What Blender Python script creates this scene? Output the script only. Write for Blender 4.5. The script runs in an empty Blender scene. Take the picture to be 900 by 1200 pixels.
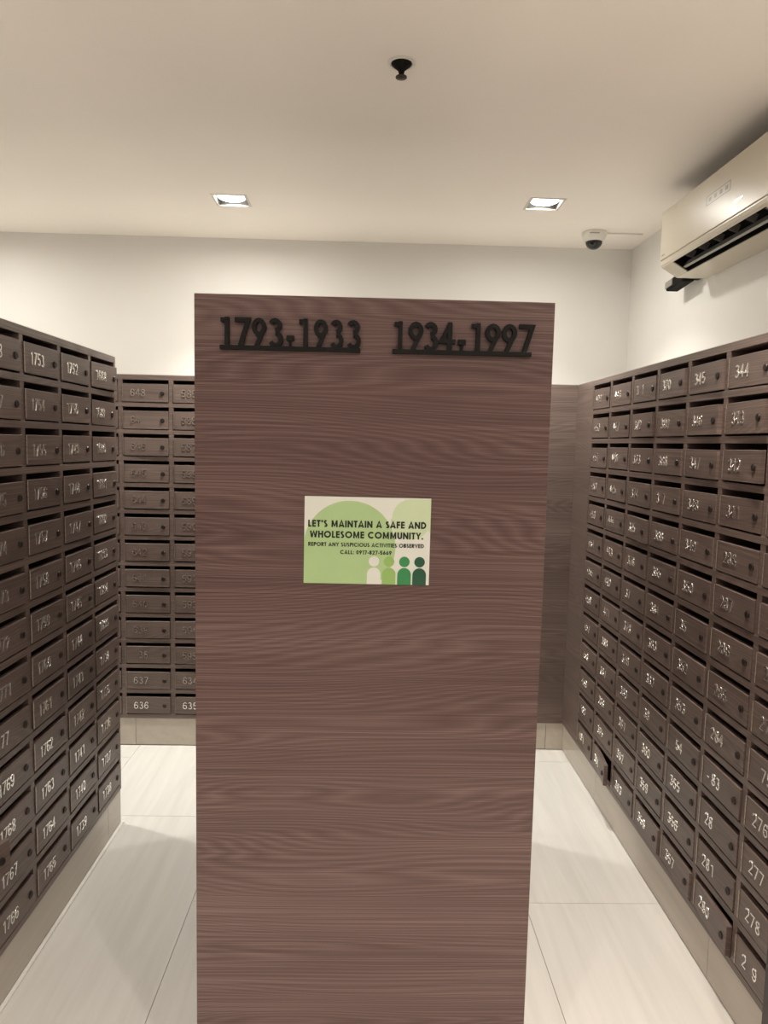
import bpy, bmesh, math, random
from mathutils import Matrix, Vector

random.seed(7)
S = bpy.context.scene
C = S.collection
PI = math.pi

# ------------------------------------------------------------------ camera
F_PX, PITCH, YAW, ROLL, EYE = 833.256, 0.0960, 0.0239, 0.0217, 1.5526
ex = Vector((math.cos(YAW), -math.sin(YAW), 0))
ed = Vector((math.sin(YAW) * math.cos(PITCH), math.cos(YAW) * math.cos(PITCH), -math.sin(PITCH)))
eu = Vector((math.sin(YAW) * math.sin(PITCH), math.cos(YAW) * math.sin(PITCH), math.cos(PITCH)))
cr, sr_ = math.cos(ROLL), math.sin(ROLL)
right_v, up_v, back_v = ex * cr + eu * sr_, eu * cr - ex * sr_, -ed
cam_d = bpy.data.cameras.new('camera')
cam_d.sensor_fit = 'HORIZONTAL'
cam_d.sensor_width = 36.0
cam_d.lens = F_PX / 900.0 * 36.0
cam_d.clip_start = 0.02
cam = bpy.data.objects.new('camera', cam_d)
C.objects.link(cam)
m = Matrix((right_v, up_v, back_v)).transposed().to_4x4()
m.translation = Vector((0, 0, EYE))
cam.matrix_world = m
S.camera = cam

# ------------------------------------------------------------------ world, exposure
world = bpy.data.worlds.new('world')
S.world = world
world.use_nodes = True
world.node_tree.nodes['Background'].inputs[0].default_value = (1.0, 0.865, 0.765, 1)
world.node_tree.nodes['Background'].inputs[1].default_value = 0.40  # added soft fill, enters by the open front of the room
S.view_settings.view_transform = 'Standard'
S.view_settings.look = 'None'
S.view_settings.exposure = 0.0
S.view_settings.gamma = 1.0
S.view_settings.use_curve_mapping = False

LAMP_COLOR = (1.0, 0.975, 0.90)           # the lamps of the back row and the added far-aisle one
LAMP_WARM = (1.0, 0.885, 0.775)           # warmer lamps near the entrance
# downlights: x, y, watts
DOWNLIGHTS = [(-0.627, 3.285, 17.0), (0.750, 3.212, 13.5), (-2.0, 3.23, 19.0),
              (0.75, 0.05, 20.0), (-0.627, 0.05, 16.0), (-2.0, 1.60, 20.0), (0.75, 1.56, 13.0)]  # the far-aisle lamp is an added fill, out of view
LAMP_HALF = 0.068
LAMP_SPREAD = 100.0                       # main beam of the downlights, degrees
LAMP_SPILL = 0.40                         # share of the light that leaves the lens at wide angles

# ------------------------------------------------------------------ measures
ROW, COL = 0.130, 0.2444
DIV, SIDE, SHELF = 0.0225, 0.018, 0.020
CELL_W = COL - DIV
Z_SLOT, Z_TOP, Z_BOT = 1.8342, 1.8579, 0.1432
ROWS = 13
X_RIGHT, X_LEFT, Y_BACK = 1.0212, -0.9712, 3.5061       # front planes of the banks
DEPTH = 0.368
WALL_R, WALL_B, CEIL = 1.389, 3.882, 2.611
WALL_L, WALL_F = -2.75, -1.6
Y_END = 1.5355                                          # plane of the central end panel

# ------------------------------------------------------------------ material helpers
MATS = {}
def new_mat(name):
    mt = bpy.data.materials.new(name)
    mt.use_nodes = True
    nt = mt.node_tree
    b = nt.nodes['Principled BSDF']
    MATS[name] = mt
    return mt, nt, b

def nd(nt, kind, **kw):
    n = nt.nodes.new(kind)
    for k, v in kw.items():
        setattr(n, k, v)
    return n

def math_node(nt, op, a, b=None):
    n = nd(nt, 'ShaderNodeMath', operation=op)
    for i, v in enumerate((a, b)):
        if v is None: continue
        if isinstance(v, (int, float)): n.inputs[i].default_value = v
        else: nt.links.new(v, n.inputs[i])
    return n.outputs[0]

def plain(name, col, rough=0.5, metal=0.0, noise=0.0, nscale=8.0, spec=0.5, bump=0.0):
    mt, nt, b = new_mat(name)
    b.inputs['Roughness'].default_value = rough
    b.inputs['Metallic'].default_value = metal
    b.inputs['Specular IOR Level'].default_value = spec
    tc = nd(nt, 'ShaderNodeTexCoord')
    ns = nd(nt, 'ShaderNodeTexNoise')
    ns.inputs['Scale'].default_value = nscale
    ns.inputs['Detail'].default_value = 4
    nt.links.new(tc.outputs['Object'], ns.inputs['Vector'])
    rp = nd(nt, 'ShaderNodeValToRGB')
    rp.color_ramp.elements[0].position = 0.3
    rp.color_ramp.elements[1].position = 0.7
    rp.color_ramp.elements[0].color = tuple(c * (1 - noise) for c in col) + (1,)
    rp.color_ramp.elements[1].color = tuple(min(1, c * (1 + noise)) for c in col) + (1,)
    nt.links.new(ns.outputs['Fac'], rp.inputs['Fac'])
    nt.links.new(rp.outputs['Color'], b.inputs['Base Color'])
    if bump:
        bp = nd(nt, 'ShaderNodeBump')
        bp.inputs['Strength'].default_value = bump
        bp.inputs['Distance'].default_value = 0.002
        n2 = nd(nt, 'ShaderNodeTexNoise'); n2.inputs['Scale'].default_value = 180
        nt.links.new(tc.outputs['Object'], n2.inputs['Vector'])
        nt.links.new(n2.outputs['Fac'], bp.inputs['Height'])
        nt.links.new(bp.outputs['Normal'], b.inputs['Normal'])
    return mt

def wood(name, dark, mid, light, rough=0.42, ring=26.0, spread=1.0):
    """horizontal-grain laminate: arched growth rings, fine pores, board-wide tone bands"""
    mt, nt, b = new_mat(name)
    L = nt.links.new
    tc = nd(nt, 'ShaderNodeTexCoord')
    oi = nd(nt, 'ShaderNodeObjectInfo')
    off = nd(nt, 'ShaderNodeCombineXYZ')
    L(math_node(nt, 'MULTIPLY', oi.outputs['Random'], 37.0 * spread), off.inputs[0])
    L(math_node(nt, 'MULTIPLY', oi.outputs['Random'], 11.0 * spread), off.inputs[2])
    add = nd(nt, 'ShaderNodeVectorMath', operation='ADD')
    L(tc.outputs['Object'], add.inputs[0]); L(off.outputs[0], add.inputs[1])
    def noise(sx, sz, scale, detail, dist=0.0, ro=0.5):
        mp = nd(nt, 'ShaderNodeMapping')
        mp.inputs['Scale'].default_value = (sx, sx, sz)
        L(add.outputs[0], mp.inputs['Vector'])
        n = nd(nt, 'ShaderNodeTexNoise')
        n.inputs['Scale'].default_value = scale
        n.inputs['Detail'].default_value = detail
        n.inputs['Roughness'].default_value = ro
        n.inputs['Distortion'].default_value = dist
        L(mp.outputs[0], n.inputs['Vector'])
        return n.outputs['Fac']
    sep = nd(nt, 'ShaderNodeSeparateXYZ'); L(add.outputs[0], sep.inputs[0])
    warp = noise(0.7, 6.5, 1.0, 1.0, 0.15)
    warp2 = noise(1.1, 30.0, 1.0, 1.0)
    ph = math_node(nt, 'ADD', math_node(nt, 'MULTIPLY', sep.outputs[2], ring),
                   math_node(nt, 'ADD', math_node(nt, 'MULTIPLY', warp, 30.0), math_node(nt, 'MULTIPLY', warp2, 2.2)))
    saw = math_node(nt, 'FRACT', ph)
    tri = math_node(nt, 'ABSOLUTE', math_node(nt, 'SUBTRACT', math_node(nt, 'MULTIPLY', saw, 2.0), 1.0))
    fine = noise(0.9, 420.0, 1.0, 2.0, 0.0, 0.6)
    band = noise(0.35, 7.5, 1.0, 2.0)
    blot = noise(2.0, 4.0, 1.0, 2.0)
    v = math_node(nt, 'ADD', math_node(nt, 'MULTIPLY', tri, -0.17),
        math_node(nt, 'ADD', math_node(nt, 'MULTIPLY', fine, 0.95),
        math_node(nt, 'ADD', math_node(nt, 'MULTIPLY', band, 0.45), math_node(nt, 'MULTIPLY', blot, 0.14))))
    rp = nd(nt, 'ShaderNodeValToRGB')
    e = rp.color_ramp.elements
    e[0].position, e[0].color = 0.34, dark + (1,)
    e[1].position, e[1].color = 1.00, light + (1,)
    k = e.new(0.66); k.color = mid + (1,)
    L(v, rp.inputs['Fac'])
    L(rp.outputs['Color'], b.inputs['Base Color'])
    b.inputs['Roughness'].default_value = rough
    bp = nd(nt, 'ShaderNodeBump')
    bp.inputs['Strength'].default_value = 0.25
    bp.inputs['Distance'].default_value = 0.0006
    L(v, bp.inputs['Height']); L(bp.outputs['Normal'], b.inputs['Normal'])
    return mt

def tile_mat(name, lo, hi, rough):
    mt, nt, b = new_mat(name)
    L = nt.links.new
    tc = nd(nt, 'ShaderNodeTexCoord')
    oi = nd(nt, 'ShaderNodeObjectInfo')
    off = nd(nt, 'ShaderNodeCombineXYZ')
    L(math_node(nt, 'MULTIPLY', oi.outputs['Random'], 23.0), off.inputs[0])
    L(math_node(nt, 'MULTIPLY', oi.outputs['Random'], 9.0), off.inputs[1])
    add = nd(nt, 'ShaderNodeVectorMath', operation='ADD')
    L(tc.outputs['Object'], add.inputs[0]); L(off.outputs[0], add.inputs[1])
    mp = nd(nt, 'ShaderNodeMapping')
    mp.inputs['Rotation'].default_value = (0, 0, math.radians(-9))
    mp.inputs['Scale'].default_value = (26, 1.6, 26)
    L(add.outputs[0], mp.inputs['Vector'])
    n = nd(nt, 'ShaderNodeTexNoise'); n.inputs['Detail'].default_value = 5; n.inputs['Scale'].default_value = 1.0
    n.inputs['Distortion'].default_value = 0.5
    L(mp.outputs[0], n.inputs['Vector'])
    rp = nd(nt, 'ShaderNodeValToRGB')
    rp.color_ramp.elements[0].position, rp.color_ramp.elements[0].color = 0.25, lo + (1,)
    rp.color_ramp.elements[1].position, rp.color_ramp.elements[1].color = 0.75, hi + (1,)
    L(n.outputs['Fac'], rp.inputs['Fac'])
    L(rp.outputs['Color'], b.inputs['Base Color'])
    b.inputs['Roughness'].default_value = rough
    return mt

M_WALL = plain('wall_paint', (0.79, 0.77, 0.735), 0.85, noise=0.015, nscale=3, bump=0.06)
M_CEIL = plain('ceiling_paint', (0.94, 0.88, 0.815), 0.9, noise=0.012, nscale=2)
M_TILE = tile_mat('floor_tile', (0.66, 0.64, 0.60), (0.76, 0.74, 0.70), 0.26)
M_PLINTH = tile_mat('plinth_tile', (0.50, 0.445, 0.375), (0.58, 0.515, 0.44), 0.22)
M_GROUT = plain('grout', (0.30, 0.27, 0.235), 0.9, noise=0.1, nscale=40)
M_BOUNCE = plain('pale_bounce_top', (0.44, 0.425, 0.395), 0.6, noise=0.03, nscale=6)  # unseen pale tops, added to bounce lamp light onto the ceiling
M_STRIP = plain('white_strip', (0.80, 0.78, 0.74), 0.5, noise=0.03, nscale=30)
M_PANEL = wood('panel_wood', (0.056, 0.029, 0.026), (0.130, 0.074, 0.067), (0.245, 0.160, 0.146), 0.40, 90.0, 0.0)
M_WOOD = wood('bank_wood', (0.082, 0.057, 0.049), (0.142, 0.102, 0.087), (0.245, 0.184, 0.158), 0.42, 100.0)
M_STEEL = plain('polished_steel', (0.80, 0.78, 0.745), 0.26, 1.0, noise=0.04, nscale=60)
M_LOCK = plain('lock_bronze', (0.045, 0.033, 0.028), 0.35, 0.7, noise=0.05, nscale=90)
M_KEYHOLE = plain('keyhole_black', (0.008, 0.007, 0.006), 0.6, noise=0.1, nscale=50)
M_HINGE = plain('hinge_metal', (0.38, 0.33, 0.28), 0.4, 0.9, noise=0.1, nscale=80)
M_BLACK = plain('black_acrylic', (0.006, 0.006, 0.006), 0.55, spec=0.25, noise=0.1, nscale=20)
M_MATBLACK = plain('matte_black', (0.006, 0.0055, 0.005), 0.8, spec=0.2, noise=0.1, nscale=30)
M_ACWHITE = plain('ac_plastic', (0.60, 0.54, 0.44), 0.32, noise=0.012, nscale=4)
M_ACGREY = plain('louver_grey', (0.30, 0.285, 0.26), 0.3, noise=0.05, nscale=20)
M_WHITE = plain('white_plastic', (0.80, 0.77, 0.71), 0.35, noise=0.01, nscale=10)
M_DARKGLASS = plain('smoked_dome', (0.012, 0.012, 0.012), 0.06, noise=0.1, nscale=10)
M_CHROME = plain('chrome', (0.85, 0.84, 0.82), 0.12, 1.0, noise=0.02, nscale=10)
M_TRIM = plain('lamp_trim', (0.66, 0.62, 0.54), 0.4, 0.2, noise=0.02, nscale=10)
M_CAN = plain('lamp_can', (0.03, 0.028, 0.025), 0.35, noise=0.05, nscale=20)
M_INK = plain('black_ink', (0.010, 0.016, 0.011), 0.55, noise=0.05, nscale=40)
M_PLATE = plain('sign_white', (0.88, 0.90, 0.83), 0.30, noise=0.01, nscale=20)
M_GREEN1 = plain('print_green', (0.50, 0.70, 0.345), 0.30, noise=0.01, nscale=20)
M_GREEN2 = plain('print_pale_green', (0.70, 0.83, 0.55), 0.30, noise=0.01, nscale=20)
M_G_LIME = plain('print_lime', (0.37, 0.60, 0.18), 0.30, noise=0.01, nscale=20)
M_G_MID = plain('print_emerald', (0.055, 0.31, 0.11), 0.30, noise=0.01, nscale=20)
M_G_DARK = plain('print_forest', (0.030, 0.115, 0.065), 0.30, noise=0.01, nscale=20)
M_DOORFRAME = plain('frame_dark', (0.030, 0.022, 0.024), 0.45, noise=0.05, nscale=15)

M_LAMP, _nt, _b = new_mat('lamp_lens')
_b.inputs['Base Color'].default_value = (1, 1, 1, 1)
_b.inputs['Emission Color'].default_value = (1.0, 0.96, 0.88, 1)
_b.inputs['Emission Strength'].default_value = 7.0

# ------------------------------------------------------------------ mesh helpers
def mesh_from_bm(name, bm, mat, smooth=False):
    bmesh.ops.recalc_face_normals(bm, faces=bm.faces)
    me = bpy.data.meshes.new(name)
    bm.to_mesh(me); bm.free()
    me.materials.append(mat)
    if smooth:
        for p in me.polygons: p.use_smooth = True
    return me

def link(name, me, parent=None, loc=(0, 0, 0), rot=(0, 0, 0)):
    o = bpy.data.objects.new(name, me)
    C.objects.link(o)
    o.parent = parent
    o.location = loc
    o.rotation_euler = rot
    return o

def obj(name, bm, mat, parent=None, loc=(0, 0, 0), rot=(0, 0, 0), smooth=False):
    return link(name, mesh_from_bm(name, bm, mat, smooth), parent, loc, rot)

def box(bm, x0, x1, y0, y1, z0, z1, bevel=0.0):
    vs = [bm.verts.new((x, y, z)) for x in (x0, x1) for y in (y0, y1) for z in (z0, z1)]
    fs = [(0, 1, 3, 2), (4, 6, 7, 5), (0, 4, 5, 1), (2, 3, 7, 6), (0, 2, 6, 4), (1, 5, 7, 3)]
    faces = [bm.faces.new([vs[i] for i in f]) for f in fs]
    if bevel:
        es = {e for f in faces for e in f.edges}
        bmesh.ops.bevel(bm, geom=list(es), offset=bevel, segments=1, affect='EDGES', clamp_overlap=True)
    return vs

def box_mesh(name, x0, x1, y0, y1, z0, z1, mat, bevel=0.0):
    bm = bmesh.new(); box(bm, x0, x1, y0, y1, z0, z1, bevel)
    return mesh_from_bm(name, bm, mat)

def box_obj(name, x0, x1, y0, y1, z0, z1, mat, parent=None, bevel=0.0):
    """a box whose object origin sits at its own centre"""
    cx, cy, cz = (x0 + x1) / 2, (y0 + y1) / 2, (z0 + z1) / 2
    me = box_mesh(name, x0 - cx, x1 - cx, y0 - cy, y1 - cy, z0 - cz, z1 - cz, mat, bevel)
    return link(name, me, parent, (cx, cy, cz))

def lathe(bm, prof, segs=24, axis='Z', cx=0, cy=0, cz=0):
    """prof: list of (r, h) from one end to the other"""
    rings = []
    for r, h in prof:
        ring = []
        for i in range(segs):
            a = 2 * PI * i / segs
            p = (r * math.cos(a), r * math.sin(a), h)
            if axis == 'Y': p = (p[0], p[2], p[1])
            if axis == 'X': p = (p[2], p[0], p[1])
            ring.append(bm.verts.new((p[0] + cx, p[1] + cy, p[2] + cz)))
        rings.append(ring)
    for a, b in zip(rings, rings[1:]):
        for i in range(segs):
            j = (i + 1) % segs
            bm.faces.new((a[i], a[j], b[j], b[i]))
    for rg in (rings[0], rings[-1]):
        bm.faces.new(rg)

def prism_xz(bm, pts, y0, y1):
    """solid from an outline in x,z extruded along y"""
    a = [bm.verts.new((x, y0, z)) for x, z in pts]
    b = [bm.verts.new((x, y1, z)) for x, z in pts]
    bm.faces.new(a); bm.faces.new(list(reversed(b)))
    n = len(pts)
    for i in range(n):
        j = (i + 1) % n
        bm.faces.new((a[i], b[i], b[j], a[j]))

def ribbon(bm, pts, w, y0, y1, closed=False, face=1.0):
    """stroke of width w along a polyline in x,z; from y0 (front) to y1 (back)"""
    P = [Vector((p[0], p[1])) for p in pts]
    n = len(P)
    L, R, L2, R2 = [], [], [], []
    for i in range(n):
        if closed:
            a, b = P[(i - 1) % n], P[(i + 1) % n]
            d1, d2 = (P[i] - a).normalized(), (b - P[i]).normalized()
        else:
            d1 = (P[i] - P[i - 1]).normalized() if i else (P[1] - P[0]).normalized()
            d2 = (P[i + 1] - P[i]).normalized() if i < n - 1 else d1
        n1, n2 = Vector((-d1.y, d1.x)), Vector((-d2.y, d2.x))
        mt = n1 + n2
        if mt.length < 1e-6: mt = n1
        mt.normalize()
        k = max(0.62, mt.dot(n1))
        off = mt * (w / 2 / k)
        L.append(P[i] + off); R.append(P[i] - off)
        L2.append(P[i] + off * face); R2.append(P[i] - off * face)
    v = [[bm.verts.new((q.x, y, q.y)) for q in side] for side, y in ((L2, y0), (L, y1), (R2, y0), (R, y1))]
    Lf, Lb, Rf, Rb = v
    rng = range(n) if closed else range(n - 1)
    for i in rng:
        j = (i + 1) % n
        bm.faces.new((Lf[i], Lf[j], Rf[j], Rf[i]))
        bm.faces.new((Lf[i], Lb[i], Lb[j], Lf[j]))
        bm.faces.new((Rf[i], Rf[j], Rb[j], Rb[i]))
        bm.faces.new((Lb[i], Rb[i], Rb[j], Lb[j]))
    if not closed:
        bm.faces.new((Lf[0], Rf[0], Rb[0], Lb[0]))
        bm.faces.new((Lf[-1], Lb[-1], Rb[-1], Rf[-1]))

def thing(name, label, cat, loc=(0, 0, 0), rotz=0.0, group=None):
    o = bpy.data.objects.new(name, None)
    C.objects.link(o)
    o.empty_display_size = 0.1
    o.location = loc
    o.rotation_euler = (0, 0, rotz)
    o['label'] = label; o['category'] = cat
    if group: o['group'] = group
    return o

def struct(o, label, cat):
    o['kind'] = 'structure'; o['label'] = label; o['category'] = cat
    return o

# ------------------------------------------------------------------ stroke lettering
def arc(cx, cz, rx, rz, a0, a1, n=10):
    return [(cx + rx * math.cos(math.radians(a0 + (a1 - a0) * i / n)),
             cz + rz * math.sin(math.radians(a0 + (a1 - a0) * i / n))) for i in range(n + 1)]

def oval(cx, cz, rx, rz, n=18):
    return arc(cx, cz, rx, rz, 90, 450 - 360 / n, n - 1)

def glyph(ch, s, gothic=False):
    """strokes inside a box one unit tall: (list of (points, closed), width). s = stroke width."""
    h = s / 2
    T, B = 1 - h, h
    if ch == '0': w = .60; return [(oval(w / 2, .5, w / 2 - h, .5 - h), True)], w
    if ch == '1': w = .38; return [([(.02, .80 if not gothic else .9), (w - h - .04, T - .02 if not gothic else .9), (w - h, T)][:2] + [(w - h, T if not gothic else .9)], False), ([(w - h, 1), (w - h, 0)], False)], w
    if ch == '2': w = .58; return [(arc(w / 2, .70, w / 2 - h, .30 - h, 170, -30, 10) + [(h + .02, B), (w, B)], False)], w
    if ch == '3': w = .58; return [(arc(w / 2 - .02, .745, w / 2 - h - .03, .255 - h, 155, -90, 10), False),
                                  (arc(w / 2, .275, w / 2 - h, .275 - h + .02, 90, -155, 10), False)], w
    if ch == '4': w = .62; return [([(w - .14 - h, 0), (w - .14 - h, 1)], False), ([(w - .14 - h, .94), (h * .7, .26 + h), (w, .26 + h)], False)], w
    if ch == '5': w = .58; return [([(w - .03, T), (.13, T), (.08, .52)] + arc(w / 2 - .01, .32, w / 2 - h, .32 - h, 130, -155, 11), False)], w
    if ch == '6':
        w = .60
        if gothic: return [(oval(w / 2, .32, w / 2 - h, .32 - h), True), ([(w * .66, .98), (h + .03, .42)], False)], w
        return [(oval(w / 2, .31, w / 2 - h, .31 - h), True), (arc(w / 2 + .02, .5, w / 2 - h + .02, .5 - h, 35, 195, 8), False)], w
    if ch == '7': w = .58; return [([(0, T), (w - h * .9, T), (.20, 0)], False)], w
    if ch == '8': w = .58; return [(oval(w / 2, .75, w / 2 - h - .03, .25 - h, 14), True), (oval(w / 2, .275, w / 2 - h, .275 - h, 16), True)], w
    if ch == '9':
        w = .60
        if gothic: return [(oval(w / 2, .68, w / 2 - h, .32 - h), True), ([(w * .30, 0), (w - h - .05, .56)], False)], w
        return [(oval(w / 2, .69, w / 2 - h, .31 - h), True), (arc(w / 2 - .02, .5, w / 2 - h + .02, .5 - h, 215, 375, 8), False)], w
    if ch == '-': w = .32; return [([(0, .38), (w, .38)], False)], w
    if ch == '.': w = s; return [([(h, 0), (h, s)], False)], w
    if ch == ':': w = s; return [([(h, 0), (h, s)], False), ([(h, .5), (h, .5 + s)], False)], w
    if ch == "'": w = s; return [([(h, 1), (h, .68)], False)], w
    if ch == ' ': return [], .30
    if ch == 'A': w = .78; return [([(h * .7, 0), (w / 2, .97), (w - h * .7, 0)], False), ([(.18, .26), (w - .18, .26)], False)], w
    if ch == 'B': w = .56; return [([(h, 0), (h, 1)], False), ([(h, T), (.28, T)] + arc(.28, .75, .20 - h * .2, .25 - h, 90, -90, 6) + [(h, .5)], False),
                                  ([(h, .5), (.30, .5)] + arc(.30, .26, .24 - h * .2, .26 - h, 90, -90, 6) + [(h, B)], False)], w
    if ch == 'C': w = .86; return [(arc(.5, .5, .5 - h, .5 - h, 48, 312, 14), False)], w
    if ch == 'D': w = .74; return [([(h, 0), (h, 1)], False), ([(h, T), (.28, T)] + arc(.28, .5, .46 - h, .5 - h, 90, -90, 10) + [(h, B)], False)], w
    if ch == 'E': w = .52; return [([(h, 0), (h, 1)], False), ([(h, T), (w, T)], False), ([(h, .52), (w, .52)], False), ([(h, B), (w, B)], False)], w
    if ch == 'F': w = .50; return [([(h, 0), (h, 1)], False), ([(h, T), (w, T)], False), ([(h, .52), (w, .52)], False)], w
    if ch == 'H': w = .70; return [([(h, 0), (h, 1)], False), ([(w - h, 0), (w - h, 1)], False), ([(h, .54), (w - h, .54)], False)], w
    if ch == 'I': w = s; return [([(h, 0), (h, 1)], False)], w
    if ch == 'L': w = .46; return [([(h, 1), (h, B), (w, B)], False)], w
    if ch == 'M': w = .92; return [([(h + .02, 0), (.16, 1)], False), ([(w - h - .02, 0), (w - .16, 1)], False), ([(.16, .95), (w / 2, .16), (w - .16, .95)], False)], w
    if ch == 'N': w = .76; return [([(h, 0), (h, 1)], False), ([(w - h, 0), (w - h, 1)], False), ([(h, .93), (w - h, .07)], False)], w
    if ch == 'O': w = 1.0; return [(oval(.5, .5, .5 - h, .5 - h, 22), True)], w
    if ch == 'P': w = .56; return [([(h, 0), (h, 1)], False), ([(h, T), (.28, T)] + arc(.28, .71, .26 - h * .3, .29 - h, 90, -90, 8) + [(h, .42 + h)], False)], w
    if ch == 'R': w = .60; return [([(h, 0), (h, 1)], False), ([(h, T), (.28, T)] + arc(.28, .71, .26 - h * .3, .29 - h, 90, -90, 8) + [(h, .42 + h)], False), ([(.26, .44), (w - h, 0)], False)], w
    if ch == 'S': w = .54; return [(arc(w / 2, .745, w / 2 - h - .02, .255 - h, 35, 235, 9) + arc(w / 2, .265, w / 2 - h, .265 - h, 62, -145, 9), False)], w
    if ch == 'T': w = .52; return [([(w / 2, 0), (w / 2, 1)], False), ([(0, T), (w, T)], False)], w
    if ch == 'U': w = .68; return [([(h, 1), (h, .34)] + arc(w / 2, .34, w / 2 - h, .34 - h, 180, 360, 10)[1:] + [(w - h, 1)], False)], w
    if ch == 'V': w = .72; return [([(h * .7, 1), (w / 2, .04), (w - h * .7, 1)], False)], w
    if ch == 'W': w = 1.02; return [([(h * .7, 1), (.27, .02)], False), ([(.27, .04), (w / 2, .94), (w - .27, .04)], False), ([(w - .27, .02), (w - h * .7, 1)], False)], w
    if ch == 'Y': w = .68; return [([(h * .7, 1), (w / 2, .45), (w - h * .7, 1)], False), ([(w / 2, .5), (w / 2, 0)], False)], w
    return [], .4

def put_glyph(bm, ch, x, z, sx, sz, s, y0, y1, gothic=False, face=1.0):
    strokes, w = glyph(ch, s, gothic)
    for k, (pts, closed) in enumerate(strokes):            # strokes lie a hair apart in depth where they cross
        ribbon(bm, [(x + p[0] * sx, z + p[1] * sz) for p in pts], s * (sx + sz) / 2, y0 + (y1 - y0) * 0.05 * k, y1, closed, face)
    return w * sx

def text_line(bm, text, x0, x1, z, cap, s, y0, y1, gap=0.13, gothic=True):
    total = sum(glyph(c, s, gothic)[1] + gap for c in text) - gap
    sx = (x1 - x0) / total
    x = x0
    for c in text:
        x += put_glyph(bm, c, x, z, sx, cap, s, y0, y1, gothic) + gap * sx

# ------------------------------------------------------------------ the room
def slab(name, x0, x1, y0, y1, z0, z1, mat, label, cat):
    return struct(box_obj(name, x0, x1, y0, y1, z0, z1, mat), label, cat)

floor = slab('floor', WALL_L - .1, WALL_R + .1, WALL_F - .1, WALL_B + .1, -0.10, -0.004, M_GROUT,
             'floor of large off-white rectangular tiles', 'floor')
TW, TL, G = 0.565, 1.09, 0.0018
floor_o = Vector(floor.location)
ci = 0
for k in range(-5, 3):
    xa, xb = k * TW, (k + 1) * TW
    base = 2.28 if k % 2 == 1 else 2.28 + TL / 2      # running bond
    y = base - 5 * TL
    while y < WALL_B:
        ya, yb = max(y, WALL_F), min(y + TL, WALL_B)
        xl, xr = max(xa, WALL_L), min(xb, WALL_R)
        if yb - ya > .02 and xr - xl > .02:
            t = box_obj('tile', xl + G / 2, xr - G / 2, ya + G / 2, yb - G / 2, -0.004, 0.0, M_TILE, floor)
            t.location = Vector(t.location) - floor_o
        y += TL

slab('wall_back', WALL_L - .1, WALL_R + .1, WALL_B, WALL_B + .1, 0, CEIL + .1, M_WALL, 'cream painted back wall above the mailboxes', 'wall')
slab('wall_right', WALL_R, WALL_R + .1, WALL_F, WALL_B, 0, CEIL + .1, M_WALL, 'cream painted right wall behind the air conditioner', 'wall')
slab('wall_left', WALL_L - .1, WALL_L, WALL_F, WALL_B, 0, CEIL + .1, M_WALL, 'cream painted left wall of the room', 'wall')

# ceiling with square holes for the downlights
bm = bmesh.new()
xs = sorted({WALL_L, WALL_R} | {q for x, y, w in DOWNLIGHTS for q in (x - LAMP_HALF, x + LAMP_HALF)})
ys = sorted({WALL_F, WALL_B} | {q for x, y, w in DOWNLIGHTS for q in (y - LAMP_HALF, y + LAMP_HALF)})
for xa, xb in zip(xs, xs[1:]):
    for ya, yb in zip(ys, ys[1:]):
        mx, my = (xa + xb) / 2, (ya + yb) / 2
        if any(abs(mx - x) < LAMP_HALF and abs(my - y) < LAMP_HALF for x, y, w in DOWNLIGHTS): continue
        box(bm, xa, xb, ya, yb, CEIL, CEIL + .02)
bmesh.ops.remove_doubles(bm, verts=bm.verts, dist=1e-5)
struct(obj('ceiling', bm, M_CEIL), 'plain cream painted ceiling with recessed square downlights', 'ceiling')
slab('trim_1', WALL_L - .1, WALL_R + .1, WALL_F - .1, WALL_B + .1, CEIL + .18, CEIL + .22, M_MATBLACK, 'slab above the ceiling void', 'slab')

# tiled plinths under the banks
def plinth(name, label, axis, face, back, a, b, joints):
    """axis 'x': runs along x with its face at y=face; axis 'y': runs along y with its face at x=face"""
    lo, hi = min(face, back), max(face, back)
    inset = 0.008 if back > face else -0.008
    core = (min(face + inset, back), max(face + inset, back))
    if axis == 'x': o = box_obj(name, a, b, core[0], core[1], 0, Z_BOT, M_GROUT)
    else: o = box_obj(name, core[0], core[1], a, b, 0, Z_BOT, M_GROUT)
    struct(o, label, 'baseboard')
    cuts = [a] + [j for j in sorted(joints) if a < j < b] + [b]
    f0, f1 = min(face, face + inset), max(face, face + inset)
    for p, q in zip(cuts, cuts[1:]):
        g = 0.0011
        if axis == 'x': t = box_obj('tile', p + g, q - g, f0, f1, 0.0050, Z_BOT, M_PLINTH, o)
        else: t = box_obj('tile', f0, f1, p + g, q - g, 0.0050, Z_BOT, M_PLINTH, o)
        t.location = Vector(t.location) - Vector(o.location)
    return o

LEFT_Y0, LEFT_Y1 = 1.540, 2.776
RIGHT_Y0, RIGHT_Y1 = 1.543, Y_BACK - .0005
BACK_X0 = -1.194 - 3 * COL - SIDE
plinth('baseboard_back', 'beige tiled plinth under the mailboxes at the back', 'x', Y_BACK + .004, WALL_B, BACK_X0, WALL_R - .001,
       [-1.151 + 1.045 * k for k in range(-1, 4)])
plinth('baseboard_right', 'beige tiled plinth under the mailboxes along the right wall', 'y', X_RIGHT + .006, WALL_R - .001, RIGHT_Y0, Y_BACK + .003,
       [2.98, 1.935])
plinth('baseboard_left', 'beige tiled plinth under the mailboxes on the left', 'y', X_LEFT - .002, X_LEFT - 2 * DEPTH, LEFT_Y0, LEFT_Y1 - .004,
       [2.635, 1.59])
foot_strip = box_obj('trim_2', X_LEFT - .002, X_LEFT + .011, LEFT_Y0, LEFT_Y1, 0.0, 0.006, M_STRIP, None, 0.002)  # narrow white strip on the floor at the plinth's foot
struct(foot_strip, 'thin white strip along the foot of the left plinth', 'trim')

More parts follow.
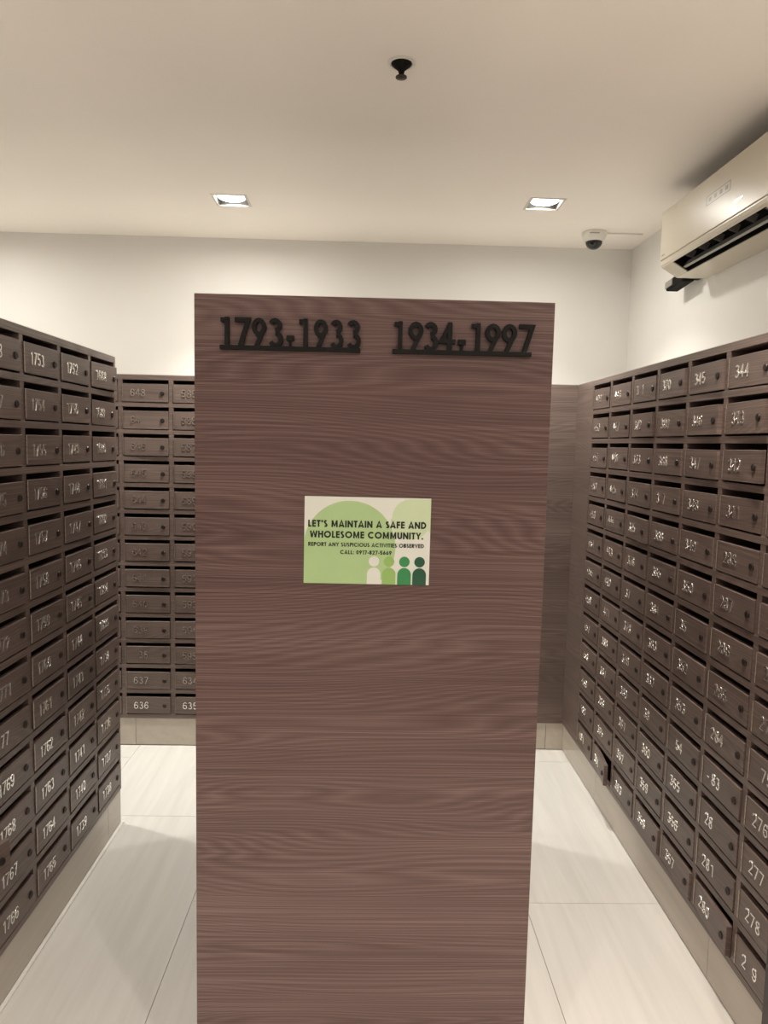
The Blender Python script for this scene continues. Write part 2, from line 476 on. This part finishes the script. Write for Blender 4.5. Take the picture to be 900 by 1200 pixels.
# ------------------------------------------------------------------ mailbox banks
DOOR_W, DOOR_H, DOOR_T, PROUD = CELL_W - 0.004, 0.0865, 0.016, 0.0012
bm = bmesh.new(); box(bm, 0, DOOR_W, 0, DOOR_T, 0, DOOR_H, 0.0008)
ME_DOOR = mesh_from_bm('mailbox_door', bm, M_WOOD)
bm = bmesh.new(); lathe(bm, [(0.0105, 0.001), (0.0105, -0.0022), (0.0092, -0.0040)], 14, 'Y')
ME_LOCK = mesh_from_bm('cam_lock', bm, M_LOCK)
bm = bmesh.new(); lathe(bm, [(0.0066, 0.0), (0.0066, -0.0044)], 10, 'Y'); ME_PLUG = mesh_from_bm('key_plug', bm, M_KEYHOLE)
bm = bmesh.new()
for i in range(5):
    z0 = 0.004 + i * 0.0166
    lathe(bm, [(0.0017, z0), (0.0017, z0 + 0.0150)], 6, 'Z', -0.0005, -0.0008)
ME_HINGE = mesh_from_bm('hinge', bm, M_HINGE)

CAP, STROKE = 0.0360, 0.125
def number_mesh(text, rnd):
    bm = bmesh.new()
    x = 0.034 if len(text) == 3 else 0.029
    adv = 0.0257 if len(text) == 3 else 0.0224
    for c in text:
        if c == '~':                                       # broken remains of a fallen digit
            ribbon(bm, [(x, 0.039), (x + .012, 0.039)], 0.004, -0.0022, 0.0)
        elif c != ' ':
            w = glyph(c, STROKE)[1]
            sx = CAP * (0.98 if len(text) == 3 else 0.86)
            put_glyph(bm, c, x + (adv - w * sx) / 2, 0.026 + rnd.uniform(-.0007, .0007), sx, CAP, STROKE, -0.0024, 0.0, False, 0.84)
        x += adv
    return mesh_from_bm('number', bm, M_STEEL)

AJAR_LABEL = {}
def bank_body(bank, n, x0, depth, pre=0.0):
    """egg-crate carcass; x0 = left edge of the side panel; pre = width of a blank filler board on the left"""
    w = 2 * SIDE + n * COL - DIV
    x1 = x0 + w
    bv = 0.0007
    box_obj('side_panel', x0, x0 + SIDE, 0, depth, Z_BOT, Z_TOP, M_WOOD, bank, bv)
    box_obj('side_panel', x1 - SIDE, x1, 0, depth, Z_BOT, Z_TOP, M_WOOD, bank, bv)
    box_obj('top_panel', x0 + SIDE, x1 - SIDE, 0, depth, Z_SLOT, Z_TOP, M_WOOD, bank, bv)
    box_obj('bottom_panel', x0 + SIDE, x1 - SIDE, 0, depth, Z_BOT, Z_SLOT - ROWS * ROW + SHELF, M_WOOD, bank, bv)
    box_obj('back_panel', x0 + SIDE, x1 - SIDE, depth - .012, depth - .0005, Z_SLOT - ROWS * ROW + SHELF, Z_SLOT, M_WOOD, bank)
    box_obj('bounce_cover', x0 + .001, x1 - .001, 0.006, depth - .001, Z_TOP + .0002, Z_TOP + .003, M_BOUNCE, bank)  # added pale sheet on top, bounces light upward
    for c in range(1, n):
        xa = x0 + SIDE + c * COL - DIV
        box_obj('divider', xa, xa + DIV, 0.0006, depth - .013, Z_SLOT - ROWS * ROW + SHELF, Z_SLOT, M_WOOD, bank, bv)
    for r in range(1, ROWS):
        z1 = Z_SLOT - r * ROW + SHELF
        box_obj('shelf', x0 + SIDE, x1 - SIDE, 0.0, depth - .013, z1 - SHELF, z1, M_WOOD, bank, bv)
    return w

def bank_doors(bank, columns, x0, ajar, rnd):
    """columns: list of 13-entry lists of number strings, left to right"""
    for ci, nums in enumerate(columns):
        xa = x0 + SIDE + ci * COL + 0.002
        for r in range(ROWS):
            txt = nums[r]
            z0 = Z_SLOT - (r + 1) * ROW + SHELF + 0.0045
            key = txt.replace(' ', '').replace('~', '')
            ang = ajar.get((ci, r), abs(rnd.gauss(0, 0.45)))
            d = link('mailbox_door', ME_DOOR, bank, (xa, -PROUD, z0 + rnd.uniform(-.0012, .0012)),
                     (0, math.radians(rnd.gauss(0, .12)), math.radians(-ang)))
            if ang > 5: d['label'] = 'wooden mailbox door numbered %s standing ajar' % key if key else 'wooden mailbox door standing ajar'
            if key: link('number', number_mesh(txt, rnd), d)
            lx, lz = DOOR_W * 0.868, DOOR_H * 0.475
            rot = (0, rnd.choice((0, 0, .5, 1.2)), 0)
            link('lock', ME_LOCK, d, (lx, 0, lz))
            link('keyhole', ME_PLUG, d, (lx, 0, lz), rot)
            link('hinge', ME_HINGE, d)

def seq(a, b):
    st = 1 if b >= a else -1
    return [str(v) for v in range(a, b + st, st)]
def edit(lst, **kw):
    for k, v in kw.items(): lst[int(k[1:]) - 1] = v
    return lst

# left bank, nearest column first
colE = seq(1779, 1791)
colA = edit(seq(1778, 1766), r9='177 ')
colB = seq(1753, 1765)
colC = ['1752'] + seq(1750, 1739)
colD = seq(1688, 1695) + seq(1734, 1738)
bank_l = thing('mailbox_bank', 'dark wooden mailbox bank on the left, numbered 1688 to 1778 in steel digits', 'mailboxes',
               (X_LEFT, LEFT_Y0, 0), PI / 2, 'banks of wooden mailboxes')
bank_body(bank_l, 5, 0.0, DEPTH)
rl = random.Random(3)
bank_doors(bank_l, [colE, colA, colB, colC, colD], 0.0, {(0, 10): 17.0, (4, 0): 3.0, (4, 3): 1.5}, rl)
# blank backs of the bank that stands behind it, facing the next aisle
box_obj('rear_panel', 0.0, LEFT_Y1 - LEFT_Y0, DEPTH + .0005, 2 * DEPTH, Z_BOT, Z_TOP, M_WOOD, bank_l, 0.001)

box_obj('bounce_cover', 0.001, LEFT_Y1 - LEFT_Y0 - .001, DEPTH + .001, 2 * DEPTH - .006, Z_TOP + .0002, Z_TOP + .003, M_BOUNCE, bank_l)
# back bank, left to right
c_a, c_b, c_c = seq(688, 676), seq(663, 675), seq(662, 650)
col0 = edit(seq(648, 636), r2='64 ', r11=' 38')
col1 = seq(585, 595) + ['634', '635']
more = [seq(584, 572), seq(559, 571), seq(558, 546), seq(533, 545), seq(532, 520), seq(507, 519)]
bank_b = thing('mailbox_bank', 'dark wooden mailbox bank against the back wall, numbered 585 to 648', 'mailboxes',
               (BACK_X0, Y_BACK, 0), 0.0, 'banks of wooden mailboxes')
NB = 11
wb = bank_body(bank_b, NB, 0.0, DEPTH)
bank_doors(bank_b, [c_a, c_b, c_c, col0, col1] + more, 0.0, {(4, 10): 4.5, (3, 7): 1.6}, random.Random(5))
box_obj('filler_panel', wb + .0002, X_RIGHT + .10 - BACK_X0, 0.0, 0.018, Z_BOT, Z_TOP, M_WOOD, bank_b)
box_obj('corner_top', wb + .0002, WALL_R - .001 - BACK_X0, 0.0182, DEPTH, Z_TOP - .018, Z_TOP, M_WOOD, bank_b)

box_obj('bounce_cover', wb + .001, WALL_R - .002 - BACK_X0, 0.006, DEPTH - .001, Z_TOP + .0002, Z_TOP + .003, M_BOUNCE, bank_b)
# right bank, far column first
d1 = seq(449, 461)
d2 = seq(448, 441) + seq(388, 384)
d3 = edit(seq(371, 383), r1='3 1', r7='37 ')
d4 = edit(seq(370, 358), r4='3 7', r10='36 ')
d5 = edit(seq(345, 357), r7='35 ', r10=' 54')
d6 = edit(seq(344, 341) + seq(288, 280), r10='~83', r11='28 ')
d7 = edit(seq(267, 279), r9=' 75', r13='2 9')
bank_r = thing('mailbox_bank', 'dark wooden mailbox bank along the right wall, numbered 280 to 461', 'mailboxes',
               (X_RIGHT, Y_BACK, 0), -PI / 2, 'banks of wooden mailboxes')
FILL = Y_BACK - (3.272 - DIV + SIDE)
box_obj('filler_panel', 0.0002, FILL - .0002, 0.0, 0.018, Z_BOT, Z_TOP, M_WOOD, bank_r)
box_obj('filler_top', 0.0002, FILL - .0002, 0.0182, DEPTH - .002, Z_TOP - .018, Z_TOP, M_WOOD, bank_r)
box_obj('bounce_cover', 0.008, FILL - .001, 0.006, DEPTH - .003, Z_TOP + .0002, Z_TOP + .003, M_BOUNCE, bank_r)
wr = bank_body(bank_r, 7, FILL, DEPTH - .002)
post = box_obj('end_post', FILL + wr + .0005, FILL + wr + .030, -0.0622, 0.060, 0.0, Z_TOP, M_DOORFRAME, bank_r)
post['label'] = 'dark post capping the near end of the bank'
bank_doors(bank_r, [d1, d2, d3, d4, d5, d6, d7], FILL,
           {(1, 12): 7.0, (5, 12): 3.6, (5, 1): 3.2, (5, 2): 4.0, (4, 1): 3.0, (4, 2): 1.8, (2, 4): 3.0, (3, 0): 2.0, (4, 0): 1.5, (3, 12): 1.5, (4, 12): 1.6, (2, 1): 2.0}, random.Random(8))

# central double bank behind the end panel
PX0, PX1 = -0.3713, 0.3906
bank_m = thing('mailbox_bank', 'tall dark woodgrain end panel of the central mailbox bank, facing the viewer', 'mailboxes',
               (0, 0, 0), 0.0, 'banks of wooden mailboxes')
pm = bmesh.new(); box(pm, PX0 - .0097, PX1 - .0097, 0, 0.025, 0.0, Z_TOP, 0.0008)
obj('end_panel', pm, M_PANEL, bank_m, (0.0097, Y_END, 0))
DM = (PX1 - PX0) / 2 - 0.004
for side in (-1, 1):
    sub = bpy.data.objects.new('side_bank', None)          # frame of one side, merged into the bank below
    C.objects.link(sub)
    xf = (PX0 + .004) if side < 0 else (PX1 - .004)
    yb0 = Y_END + .0255
    wm = 2 * SIDE + 5 * COL - DIV
    sub.location = (xf, yb0 + wm if side < 0 else yb0, 0)
    sub.rotation_euler = (0, 0, -PI / 2 if side < 0 else PI / 2)
    # side < 0 faces -x: local x runs towards -y; side > 0 faces +x: local x runs towards +y
    n0 = len(bpy.data.objects)
    before = set(bpy.data.objects)
    bank_body(sub, 5, 0.0, DM - .0005)
    first = 1793 if side < 0 else 1934
    cols = [seq(first + 13 * k, first + 13 * k + 12) if k % 2 == 0 else seq(first + 13 * k + 12, first + 13 * k) for k in range(5)]
    bank_doors(sub, cols[::-1] if side < 0 else cols, 0.0, {}, random.Random(20 + side))
    bpy.context.view_layer.update()
    mw = sub.matrix_world.copy()
    for o in list(sub.children):
        ml = o.matrix_local.copy() if False else (Matrix.Translation(o.location) @ o.rotation_euler.to_matrix().to_4x4())
        o.parent = bank_m
        o.matrix_local = mw @ ml
    bpy.data.objects.remove(sub)
plm = struct(box_obj('baseboard_middle', PX0 + .012, PX1 - .012, Y_END + .026, Y_END + .026 + wm, 0, Z_BOT - .0002, M_PLINTH),
             'beige plinth under the central mailbox bank', 'baseboard')

# ------------------------------------------------------------------ raised number signs on the end panel
def number_sign(label, x0, x1, zb, spans, px0, px1):
    """spans: (character, left, right) in measured units between px0 and px1"""
    k = (x1 - x0) / (px1 - px0)
    t = thing('number_sign', label, 'number sign', (x0, Y_END, zb), 0, 'raised range numbers on the end panel')
    yf, yb = -0.0105, -0.0004
    bm = bmesh.new(); box(bm, 0, x1 - x0, yf - .001, yb, 0, 0.0092, 0.0004); obj('base_bar', bm, M_BLACK, t)
    H = 0.0600
    for ch, a, b in spans:
        bm = bmesh.new()
        xa, xb = (a - px0) * k, (b - px0) * k
        if ch == '-':
            xm = (xa + xb) / 2
            box(bm, xa, xb, yf, yb, .0078 + H * .23, .0078 + H * .40)
            box(bm, xm - .0026, xm + .0026, yf + .004, yb - .001, .0075, .0078 + H * .24)
            obj('dash', bm, M_BLACK, t)
        else:
            w = glyph(ch, .165, True)[1]
            put_glyph(bm, ch, xa, 0.0070, (xb - xa) / w, H, .165, yf, yb, True)
            obj('digit', bm, M_BLACK, t)
    return t

number_sign('black raised numerals 1793-1933 on a bar at upper left of the end panel', -0.316, -0.021, 1.7425,
            [('1', 75, 120), ('7', 152, 232), ('9', 243, 317), ('3', 328, 407), ('-', 425, 465), ('1', 490, 536), ('9', 571, 643), ('3', 656, 727), ('3', 743, 820)], 73, 818)
number_sign('black raised numerals 1934-1997 on a bar at upper right of the end panel', 0.047, 0.342, 1.7425,
            [('1', 88, 128), ('9', 158, 229), ('3', 231, 303), ('4', 308, 384), ('-', 398, 434), ('1', 460, 502), ('9', 528, 600), ('9', 608, 679), ('7', 691, 763)], 83, 752)

# ------------------------------------------------------------------ community notice
NW, NH = 0.2735, 0.190
notice = thing('notice_sign', 'white and green printed safety notice fixed to the end panel', 'sign', (-0.1355, Y_END, 1.2465), 0)
notice.rotation_euler = (0, math.radians(0.15), 0)
bm = bmesh.new(); box(bm, 0, NW, -0.0035, -0.0003, 0, NH, 0.0004); obj('plate', bm, M_PLATE, notice)
U, V = NW / 735.0, NH / 511.0                      # measured print units
def flat(name, pts, mat, y, parent=notice, th=0.00025):
    bm = bmesh.new()
    prism_xz(bm, [(min(max(x, 0), NW), min(max(z, 0), NH)) for x, z in pts], y, y + th)
    return obj(name, bm, mat, parent)
def pxy(x, y):                                      # print units from the plate's upper left corner
    return (x * U, NH - y * V)
# large leaf-green bubble, square at its lower left corner
pts = [pxy(265 + 268 * math.cos(math.radians(a)), 292 - 270 * math.sin(math.radians(a))) for a in range(180, -52, -4)]
pts += [pxy(430, 511), pxy(0, 511), pxy(0, 280)]
flat('green_bubble', pts, M_GREEN1, -0.00375)
# pale bubble at the upper right
pts = [pxy(618 + 108 * math.cos(math.radians(a)), 118 - 112 * math.sin(math.radians(a))) for a in range(180, 88, -6)]
pts += [pxy(735, 6), pxy(735, 205)] + [pxy(618 + 118 * math.cos(math.radians(a)), 125 - 120 * math.sin(math.radians(a))) for a in range(-30, -181, -10)]
flat('pale_bubble', pts, M_GREEN2, -0.00372)
for cx, mat in ((410, M_PLATE), (498, M_G_LIME), (588, M_G_MID), (677, M_G_DARK)):
    ic = flat('person_icon', [pxy(cx + 31 * math.cos(a * PI / 12), 375 - 31 * math.sin(a * PI / 12)) for a in range(24)], mat, -0.0040)
    pts = [pxy(cx + 40 * math.cos(math.radians(a)), 452 - 41 * math.sin(math.radians(a))) for a in range(180, -1, -12)] + [pxy(cx + 40, 511), pxy(cx - 40, 511)]
    bm = bmesh.new(); prism_xz(bm, pts, -0.0040, -0.00375)
    b2 = obj('icon_body', bm, mat, ic)
for txt, xa, xb, base, cap, s in (("LET'S MAINTAIN A SAFE AND", 22, 710, 178, 40, .225), ('WHOLESOME COMMUNITY.', 34, 694, 241, 40, .225),
                                  ('REPORT ANY SUSPICIOUS ACTIVITIES OBSERVED', 24, 700, 291, 23, .20), ('CALL: 0917-827-5669', 211, 512, 335, 23, .20)):
    bm = bmesh.new()
    text_line(bm, txt, xa * U, xb * U, NH - base * V, cap * V, s, -0.00425, -0.0040, 0.11)
    obj('lettering', bm, M_INK, notice)

# ------------------------------------------------------------------ ceiling things
def downlight(x, y, watts, label):
    t = thing('downlight', label, 'downlight', (x, y, CEIL), 0, 'square recessed downlights')
    h = LAMP_HALF
    bm = bmesh.new()
    o_, i_ = h + 0.010, h - 0.0005
    for a in ((-o_, o_, -o_, -i_), (-o_, o_, i_, o_), (-o_, -i_, -i_, i_), (i_, o_, -i_, i_)):
        box(bm, a[0], a[1], a[2], a[3], -0.0020, -0.0003, 0.0)
    obj('trim_ring', bm, M_TRIM, t)
    bm = bmesh.new()
    g = h - 0.001
    for a in ((-g, g, -g, -g + .003), (-g, g, g - .003, g), (-g, -g + .003, -g, g), (g - .003, g, -g, g)):
        box(bm, a[0], a[1], a[2], a[3], 0.0, 0.075)
    box(bm, -g, g, -g, g, 0.075, 0.078)
    obj('housing', bm, M_CAN, t)
    bm = bmesh.new(); lathe(bm, [(0.056, 0.040), (0.060, 0.026), (0.061, 0.012), (0.055, 0.0085)], 28, 'Z')
    obj('lens', bm, M_LAMP, t, smooth=False)
    for part, spread, dz in ((1 - LAMP_SPILL, LAMP_SPREAD, 0.0068), (LAMP_SPILL, 175.0, 0.0062)):
        ld = bpy.data.lights.new('lamp_light', 'AREA')
        ld.shape = 'DISK'; ld.size = 0.105; ld.energy = watts * part; ld.color = LAMP_WARM if (y < 1.7 and x > -1.0) else LAMP_COLOR; ld.spread = math.radians(spread)
        lo = bpy.data.objects.new('lamp_light', ld); C.objects.link(lo)
        lo.parent = t; lo.location = (0, 0, dz)
    return t
for (x, y, w), lb in zip(DOWNLIGHTS, ('lit square recessed downlight left of centre near the back wall',
                                      'lit square recessed downlight near the dome camera on the right',
                                      'lit square recessed downlight beyond the left mailbox bank',
                                      'lit square recessed downlight over the entrance on the right',
                                      'lit square recessed downlight over the entrance on the left',
                                      'added unseen downlight above the aisle behind the left bank, filling the ceiling',
                                      'lit square recessed downlight above the right aisle beside the end panel')):
    downlight(x, y, w, lb)

sp = thing('fire_sprinkler', 'black fire sprinkler head hanging from the middle of the ceiling', 'sprinkler', (0.072, 2.095, CEIL))
bm = bmesh.new()
lathe(bm, [(0.0395, -0.0003), (0.0395, -0.003), (0.031, -0.004), (0.029, -0.0005)], 28)
obj('escutcheon', bm, M_WHITE, sp)
bm = bmesh.new(); lathe(bm, [(0.0288, -0.0008), (0.0288, -0.0025), (0.024, -0.008), (0.010, -0.020), (0.006, -0.034), (0.006, -0.036)], 24)
obj('cup', bm, M_MATBLACK, sp)
bm = bmesh.new(); lathe(bm, [(0.006, -0.034), (0.016, -0.037), (0.016, -0.0395), (0.004, -0.042)], 20)
obj('deflector', bm, M_LOCK, sp)

dc = thing('dome_camera', 'white dome security camera with smoked bubble on the ceiling corner', 'camera', (1.094, 3.60, CEIL))
bm = bmesh.new(); lathe(bm, [(0.058, -0.0003), (0.060, -0.008), (0.057, -0.022), (0.049, -0.040), (0.044, -0.046), (0.040, -0.046)], 32)
obj('housing', bm, M_WHITE, dc, smooth=False)
bm = bmesh.new(); lathe(bm, [(0.0405, -0.044)] + [(0.0405 * math.cos(a), -0.046 - 0.036 * math.sin(a)) for a in [i * PI / 16 for i in range(1, 8)]], 28)
obj('bubble', bm, M_DARKGLASS, dc, smooth=True)
bm = bmesh.new(); box(bm, -0.060, -0.012, -0.0585, -0.056, -0.020, -0.016); obj('maker_mark', bm, M_ACGREY, dc, (0.02, 0.0, 0.0))
bm = bmesh.new(); box(bm, 0.058, 0.24, -0.004, 0.004, -0.006, -0.0003); obj('cable_duct', bm, M_WHITE, dc)

# ------------------------------------------------------------------ air conditioner
AY0, AY1 = 2.13, 3.000
ac = thing('air_conditioner', 'cream split air conditioner mounted high on the right wall', 'air conditioner', (WALL_R, AY1, 2.262), 0)
def prof_solid(bm, prof, ya, yb):
    a = [bm.verts.new((-d, ya, z)) for d, z in prof]
    b = [bm.verts.new((-d, yb, z)) for d, z in prof]
    bm.faces.new(a); bm.faces.new(list(reversed(b)))
    n = len(prof)
    for i in range(n):
        j = (i + 1) % n
        bm.faces.new((a[i], b[i], b[j], a[j]))
ALEN = AY1 - AY0
full = [(.0005, .268), (.170, .268), (.190, .262), (.196, .250), (.196, .058), (.194, .046), (.188, .037), (.125, .0), (.0005, .0)]
cav = [(.0005, .268), (.170, .268), (.190, .262), (.196, .250), (.196, .058), (.194, .046), (.188, .037), (.150, .090), (.090, .070), (.125, .0), (.0005, .0)]
bm = bmesh.new()
prof_solid(bm, full, -.103, -.0); prof_solid(bm, cav, -ALEN + .10, -.103); prof_solid(bm, full, -ALEN, -ALEN + .10)
obj('body', bm, M_ACWHITE, ac)
bm = bmesh.new(); box(bm, -.165, -.015, -ALEN + .03, -.03, .2682, .270); obj('intake_grille', bm, M_MATBLACK, ac)
bm = bmesh.new(); box(bm, -.2005, -.1965, -ALEN + .003, -.003, .064, .256, .0018); obj('front_panel', bm, M_ACWHITE, ac)
bm = bmesh.new()
prof_solid(bm, [(.183, .0375), (.149, .0885), (.091, .0685), (.124, .0035), (.120, .0035), (.086, .072), (.149, .094), (.187, .0400)], -ALEN + .1005, -.1035)
obj('outlet_lining', bm, M_MATBLACK, ac)
for ya in (-.1045, -ALEN + .1015):
    bm = bmesh.new(); prof_solid(bm, [(.184, .038), (.149, .088), (.0915, .068), (.124, .004)], ya - .0005, ya + .0005); obj('outlet_lining', bm, M_MATBLACK, ac)
bm = bmesh.new()
prof_solid(bm, [(.148, .018), (.138, .014), (.128, .040), (.131, .042)], -ALEN + .108, -.110)
obj('louver', bm, M_ACGREY, ac)
for i in range(6):
    y = -.155 - i * .112
    bm = bmesh.new(); prof_solid(bm, [(.160, .050), (.150, .076), (.118, .068), (.130, .040)], y - .001, y + .001); obj('louver_fin', bm, M_ACGREY, ac)
bm = bmesh.new()
ry0, ry1, rz0, rz1 = -.565, -.395, .156, .190
for b_ in ((ry0, ry1, rz0, rz0 + .003), (ry0, ry1, rz1 - .003, rz1), (ry0, ry0 + .003, rz0, rz1), (ry1 - .003, ry1, rz0, rz1)):
    box(bm, -.2010, -.2003, b_[0], b_[1], b_[2], b_[3])
lab = obj('label_sticker', bm, M_ACGREY, ac)
for i in range(4):
    bm = bmesh.new(); yc = ry0 + .026 + i * .039
    box(bm, -.2010, -.2003, yc - .009, yc + .009, .166, .180); obj('label_mark', bm, M_ACGREY, lab)
bm = bmesh.new(); box(bm, -.2016, -.2003, -.655, -.595, .103, .111, .0004); obj('badge', bm, M_CHROME, ac)
bm = bmesh.new(); box(bm, -.2010, -.2003, -.045, -.02, .078, .084); obj('small_mark', bm, M_ACGREY, ac)

# black insulated pipe stub below the far end of the unit, and its duct down the wall
pb = thing('pipe_stub', 'short black insulated pipe stub poking out under the air conditioner', 'pipe', (1.33, 3.06, 2.288))
bm = bmesh.new(); box(bm, -.024, .030, -.01, .150, -.027, .016, .004); obj('insulation', bm, M_MATBLACK, pb, (0, 0, 0), (math.radians(-4), 0, 0))
bm = bmesh.new(); box(bm, -.030, -.0245, .075, .146, -.018, .010, .001); obj('pipe_end', bm, M_ACGREY, pb, (0, 0, 0), (math.radians(-4), 0, 0))
bm = bmesh.new(); box(bm, .0, .0585, -.045, .012, -.018, .022, .004); obj('elbow', bm, M_MATBLACK, pb)
